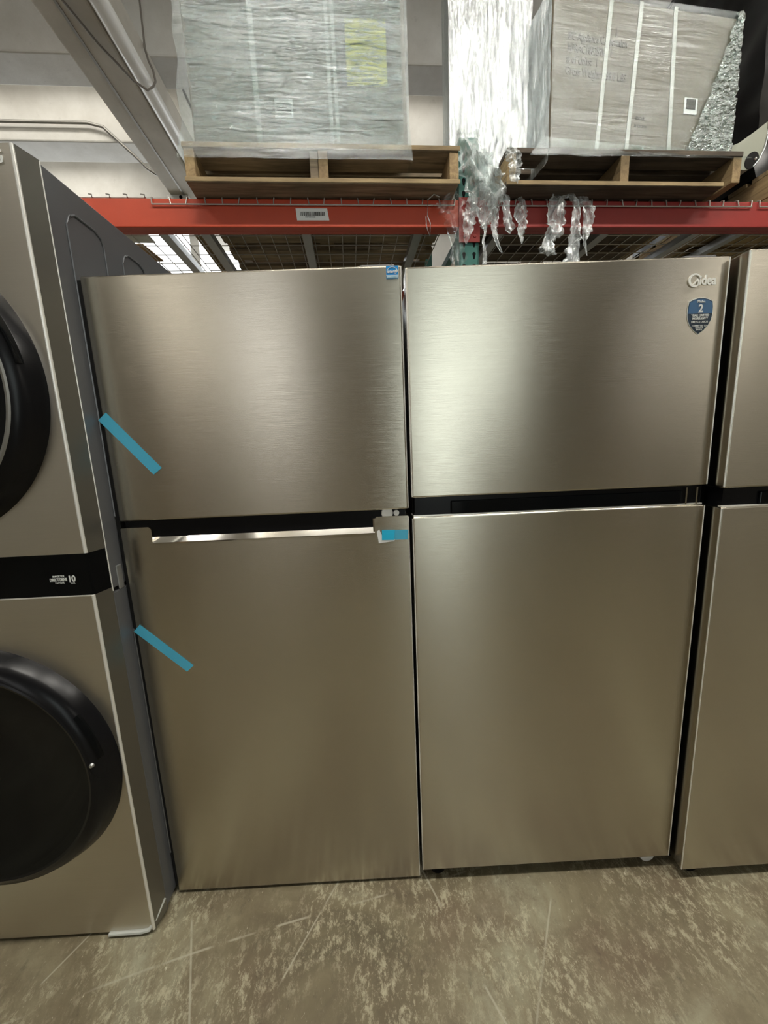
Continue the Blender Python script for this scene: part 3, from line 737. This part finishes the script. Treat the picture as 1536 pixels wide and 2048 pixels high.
MB().lathe([(0, -.012), (.005, -.010), (.007, -.004)], .068, .046, 12).build('stud', M['chrome'], sh_, smooth=True)

# scraps lying on the left deck, seen from below through the mesh
for lab, s, v, w, d, rz, mt in (('tan cardboard scrap on the leftmost deck, nearest the tower', -1.42, .10, .16, .22, .25, 'tan'), ('second tan cardboard scrap, behind the nearest one', -1.30, .42, .15, .20, -.1, 'tan'),
                                ('small brown cardboard piece at the middle of the leftmost deck', -1.50, .70, .14, .16, .5, 'tan'), ('white foam sheet on the leftmost deck beside the channel', -1.22, .10, .12, .30, .02, 'foam')):
    o = MB().box(-w / 2, w / 2, -d / 2, d / 2, 0, .006, .001).build('board_scrap', M[mt], loc=rk(s, v + d / 2, 2.4225), rotz=TH + rz)
    tag(o, lab, 'scrap')
o = MB().box(-.016, .016, 0, .85, 0, .018, .002).build('timber_lath', M['wood_y'], loc=rk(-.918, .06, 2.4195), rotz=TH)
tag(o, 'thin brown timber lath lying front to back on the deck left of the pallet', 'timber')

# ================================================================== TORN FILM
def ribbon(path, widths, seed, mat='film_loose', n=46, m=12, fold=.5, closed=False):
    P = [Vector(p) for p in path]
    def at(t):
        t = t * (len(P) - 1); i = min(int(t), len(P) - 2); f = t - i
        a = P[max(i - 1, 0)]; b = P[i]; c = P[i + 1]; d = P[min(i + 2, len(P) - 1)]
        q = .5 * ((2 * b) + (c - a) * f + (2 * a - 5 * b + 4 * c - d) * f * f + (3 * b - a - 3 * c + d) * f ** 3)
        return q, widths[i] + (widths[i + 1] - widths[i]) * f
    def S(u, vv):
        q, w = at(u); q2, _ = at(min(u + .02, 1)); q1, _ = at(max(u - .02, 0))
        d = (q2 - q1).normalized(); side = Vector((0, 1, 0)).cross(d)
        side = side.normalized() if side.length > .05 else Vector((1, 0, 0))
        x = (vv - .5); nz = noise.noise(Vector((u * 7, x * 3, seed * 3.1)))
        e = 1 + .45 * noise.noise(Vector((u * 16, round(vv) * 5.0, seed)))
        p = q + side * (x * w * e) + Vector((0, 1, 0)) * (-.5 * w * fold * math.sin(vv * 9 + u * 5 + seed) * .5 + .03 * w / .06 * nz * fold)
        p += Vector((noise.noise(Vector((u * 22, vv * 8, seed))), 0, noise.noise(Vector((u * 19, vv * 7, seed + 9))))) * min(.008, w * .18)
        return p
    return MB().grid(S, n, m)
def scrap(label, path, widths, seed, **k):
    base = Vector(path[0]); o = ribbon([Vector(p) - base for p in path], widths, seed, **k).build('film_scrap', M[k.get('mat', 'film_loose')], loc=rk(*base), rotz=TH, smooth=True, normals=False)
    return tag(o, label, 'plastic film')
F = -.055
scrap('thick bunch of torn clear film hung over the top of the teal upright', [(.395, -.03, 2.668), (.398, -.045, 2.58), (.415, -.05, 2.50), (.455, F, 2.43), (.462, F, 2.37), (.455, F, 2.30), (.452, F, 2.27)], (.105, .115, .110, .145, .120, .060, .020), 1, fold=.8, n=70, m=20)
scrap('second layer of torn film spreading right from the upright', [(.415, -.04, 2.60), (.435, -.075, 2.52), (.478, -.08, 2.45), (.50, -.07, 2.40), (.478, -.07, 2.34)], (.05, .10, .12, .09, .03), 2, fold=.9, n=50, m=16)
scrap('thin twisted tail of film below the bunch, right of the upright', [(.455, F, 2.29), (.462, F, 2.255), (.452, F, 2.22), (.460, F, 2.17), (.458, F, 2.09)], (.022, .012, .012, .016, .024), 3, n=40, m=6)
scrap('curved film strip arching right from the upright over the beam', [(.47, -.06, 2.435), (.51, -.06, 2.425), (.548, -.06, 2.385), (.560, -.055, 2.33), (.575, -.05, 2.285), (.592, -.05, 2.265)], (.035, .045, .045, .032, .04, .03), 4)
scrap('wide clear film sheet draped over the beam just left of the upright', [(.275, -.02, 2.408), (.305, -.05, 2.36), (.325, -.055, 2.29), (.338, -.05, 2.20), (.335, -.045, 2.08)], (.135, .115, .085, .060, .07), 5, n=50, m=18, mat='film_clear')
scrap('crumpled film hanging over the red connector on the upright', [(.415, -.03, 2.43), (.405, -.04, 2.37), (.392, -.04, 2.31), (.383, -.04, 2.26), (.377, -.04, 2.215)], (.035, .055, .055, .04, .008), 6)
scrap('narrow forked film strip hanging right of the upright', [(.512, -.03, 2.40), (.512, -.04, 2.33), (.508, -.045, 2.27), (.525, -.045, 2.21), (.548, -.04, 2.175)], (.035, .035, .028, .018, .006), 7)
scrap('short ragged film tuft hanging from the beam under the right pallet corner', [(.635, -.02, 2.415), (.642, -.035, 2.385), (.632, -.04, 2.345), (.640, -.04, 2.30), (.634, -.04, 2.26), (.640, -.04, 2.215)], (.022, .024, .075, .055, .035, .008), 8)
scrap('broad milky film piece with knotted end hanging over the red beam', [(.835, .0, 2.425), (.815, -.035, 2.405), (.800, -.045, 2.34), (.790, -.045, 2.27), (.765, -.045, 2.225), (.757, -.045, 2.165)], (.04, .075, .105, .090, .045, .085), 9, n=60, m=18)
scrap('film strip arching from the broad piece and hanging straight to the fridge top', [(.83, -.02, 2.42), (.865, -.04, 2.415), (.893, -.045, 2.37), (.892, -.045, 2.28), (.885, -.045, 2.20), (.878, -.045, 2.12)], (.03, .03, .035, .045, .055, .080), 10, n=60)
scrap('rightmost thin film strip hanging over the red beam', [(.915, -.01, 2.42), (.935, -.04, 2.39), (.952, -.045, 2.33), (.950, -.045, 2.27), (.942, -.045, 2.22), (.955, -.045, 2.16)], (.045, .055, .05, .045, .014, .005), 11)
scrap('film bunched around the left end of the right pallet', [(.545, -.11, 2.555), (.560, -.12, 2.52), (.572, -.12, 2.47), (.565, -.12, 2.42)], (.03, .06, .05, .04), 12)
o = MB().tube([Vector(q) - Vector((.25, -.03, 2.4)) for q in [(.262, -.02, 2.415), (.235, -.03, 2.420), (.205, -.035, 2.395), (.202, -.035, 2.33), (.215, -.035, 2.30), (.212, -.03, 2.25), (.198, -.03, 2.29), (.196, -.03, 2.33)]], .0022, 6).build('film_string', M['film_loose'], loc=rk(.25, -.03, 2.4), rotz=TH, smooth=True)
tag(o, 'twisted thread of torn film looping over the beam left of the upright', 'plastic film')

# ================================================================== ACROSS THE AISLE (unseen things added for the steel doors to reflect)
cp = 'refrigerators added across the aisle for reflections'
labs = 'plain stainless refrigerator added for reflections in the row across the aisle behind the viewer'
proto = refrigerator(labs, (1.9, -4.1, 0), math.pi, .76, 1.73, .04, 1.19, 1.142); proto['group'] = cp
for x in (-.35, -1.15, 4.3):
    o = copy_tree(proto); o.location = (x, -4.1, 0)
def stack(x, y, n, w, h, lab):
    for k in range(n):
        t = thing('cardboard_carton', lab, 'carton', (x, y, .0 + k * h), random.uniform(-.03, .03), 'cartons %s' % lab.split('carton ')[1])
        MB().box(0, w, 0, .7, 0, h - .001, .006).build('carton_body', M['card'], t)
        MB().box(w / 2 - .03, w / 2 + .03, -.001, .701, .0, h, .0).build('packing_tape', M['tan'], t)
stack(-3.0, -4.6, 3, .8, .85, 'brown carton added for reflections in the three-high stack across the aisle, left of the viewer')
stack(2.75, -4.7, 3, .75, .8, 'brown carton added for reflections in the three-high stack across the aisle, right of the viewer')
stack(-.30, -4.9, 2, .62, 1.0, 'brown carton added for reflections in the two-high stack across the aisle behind the viewer')
stack(2.85, -6.4, 5, .60, .85, 'brown carton added for reflections in the five-high stack right of the loading door')
stack(-.55, -7.0, 5, .55, .85, 'brown carton added for reflections in the five-high stack left of the loading door')
stack(3.9, -6.2, 4, .35, .95, 'narrow tall brown carton added for reflections, stacked behind the viewer')
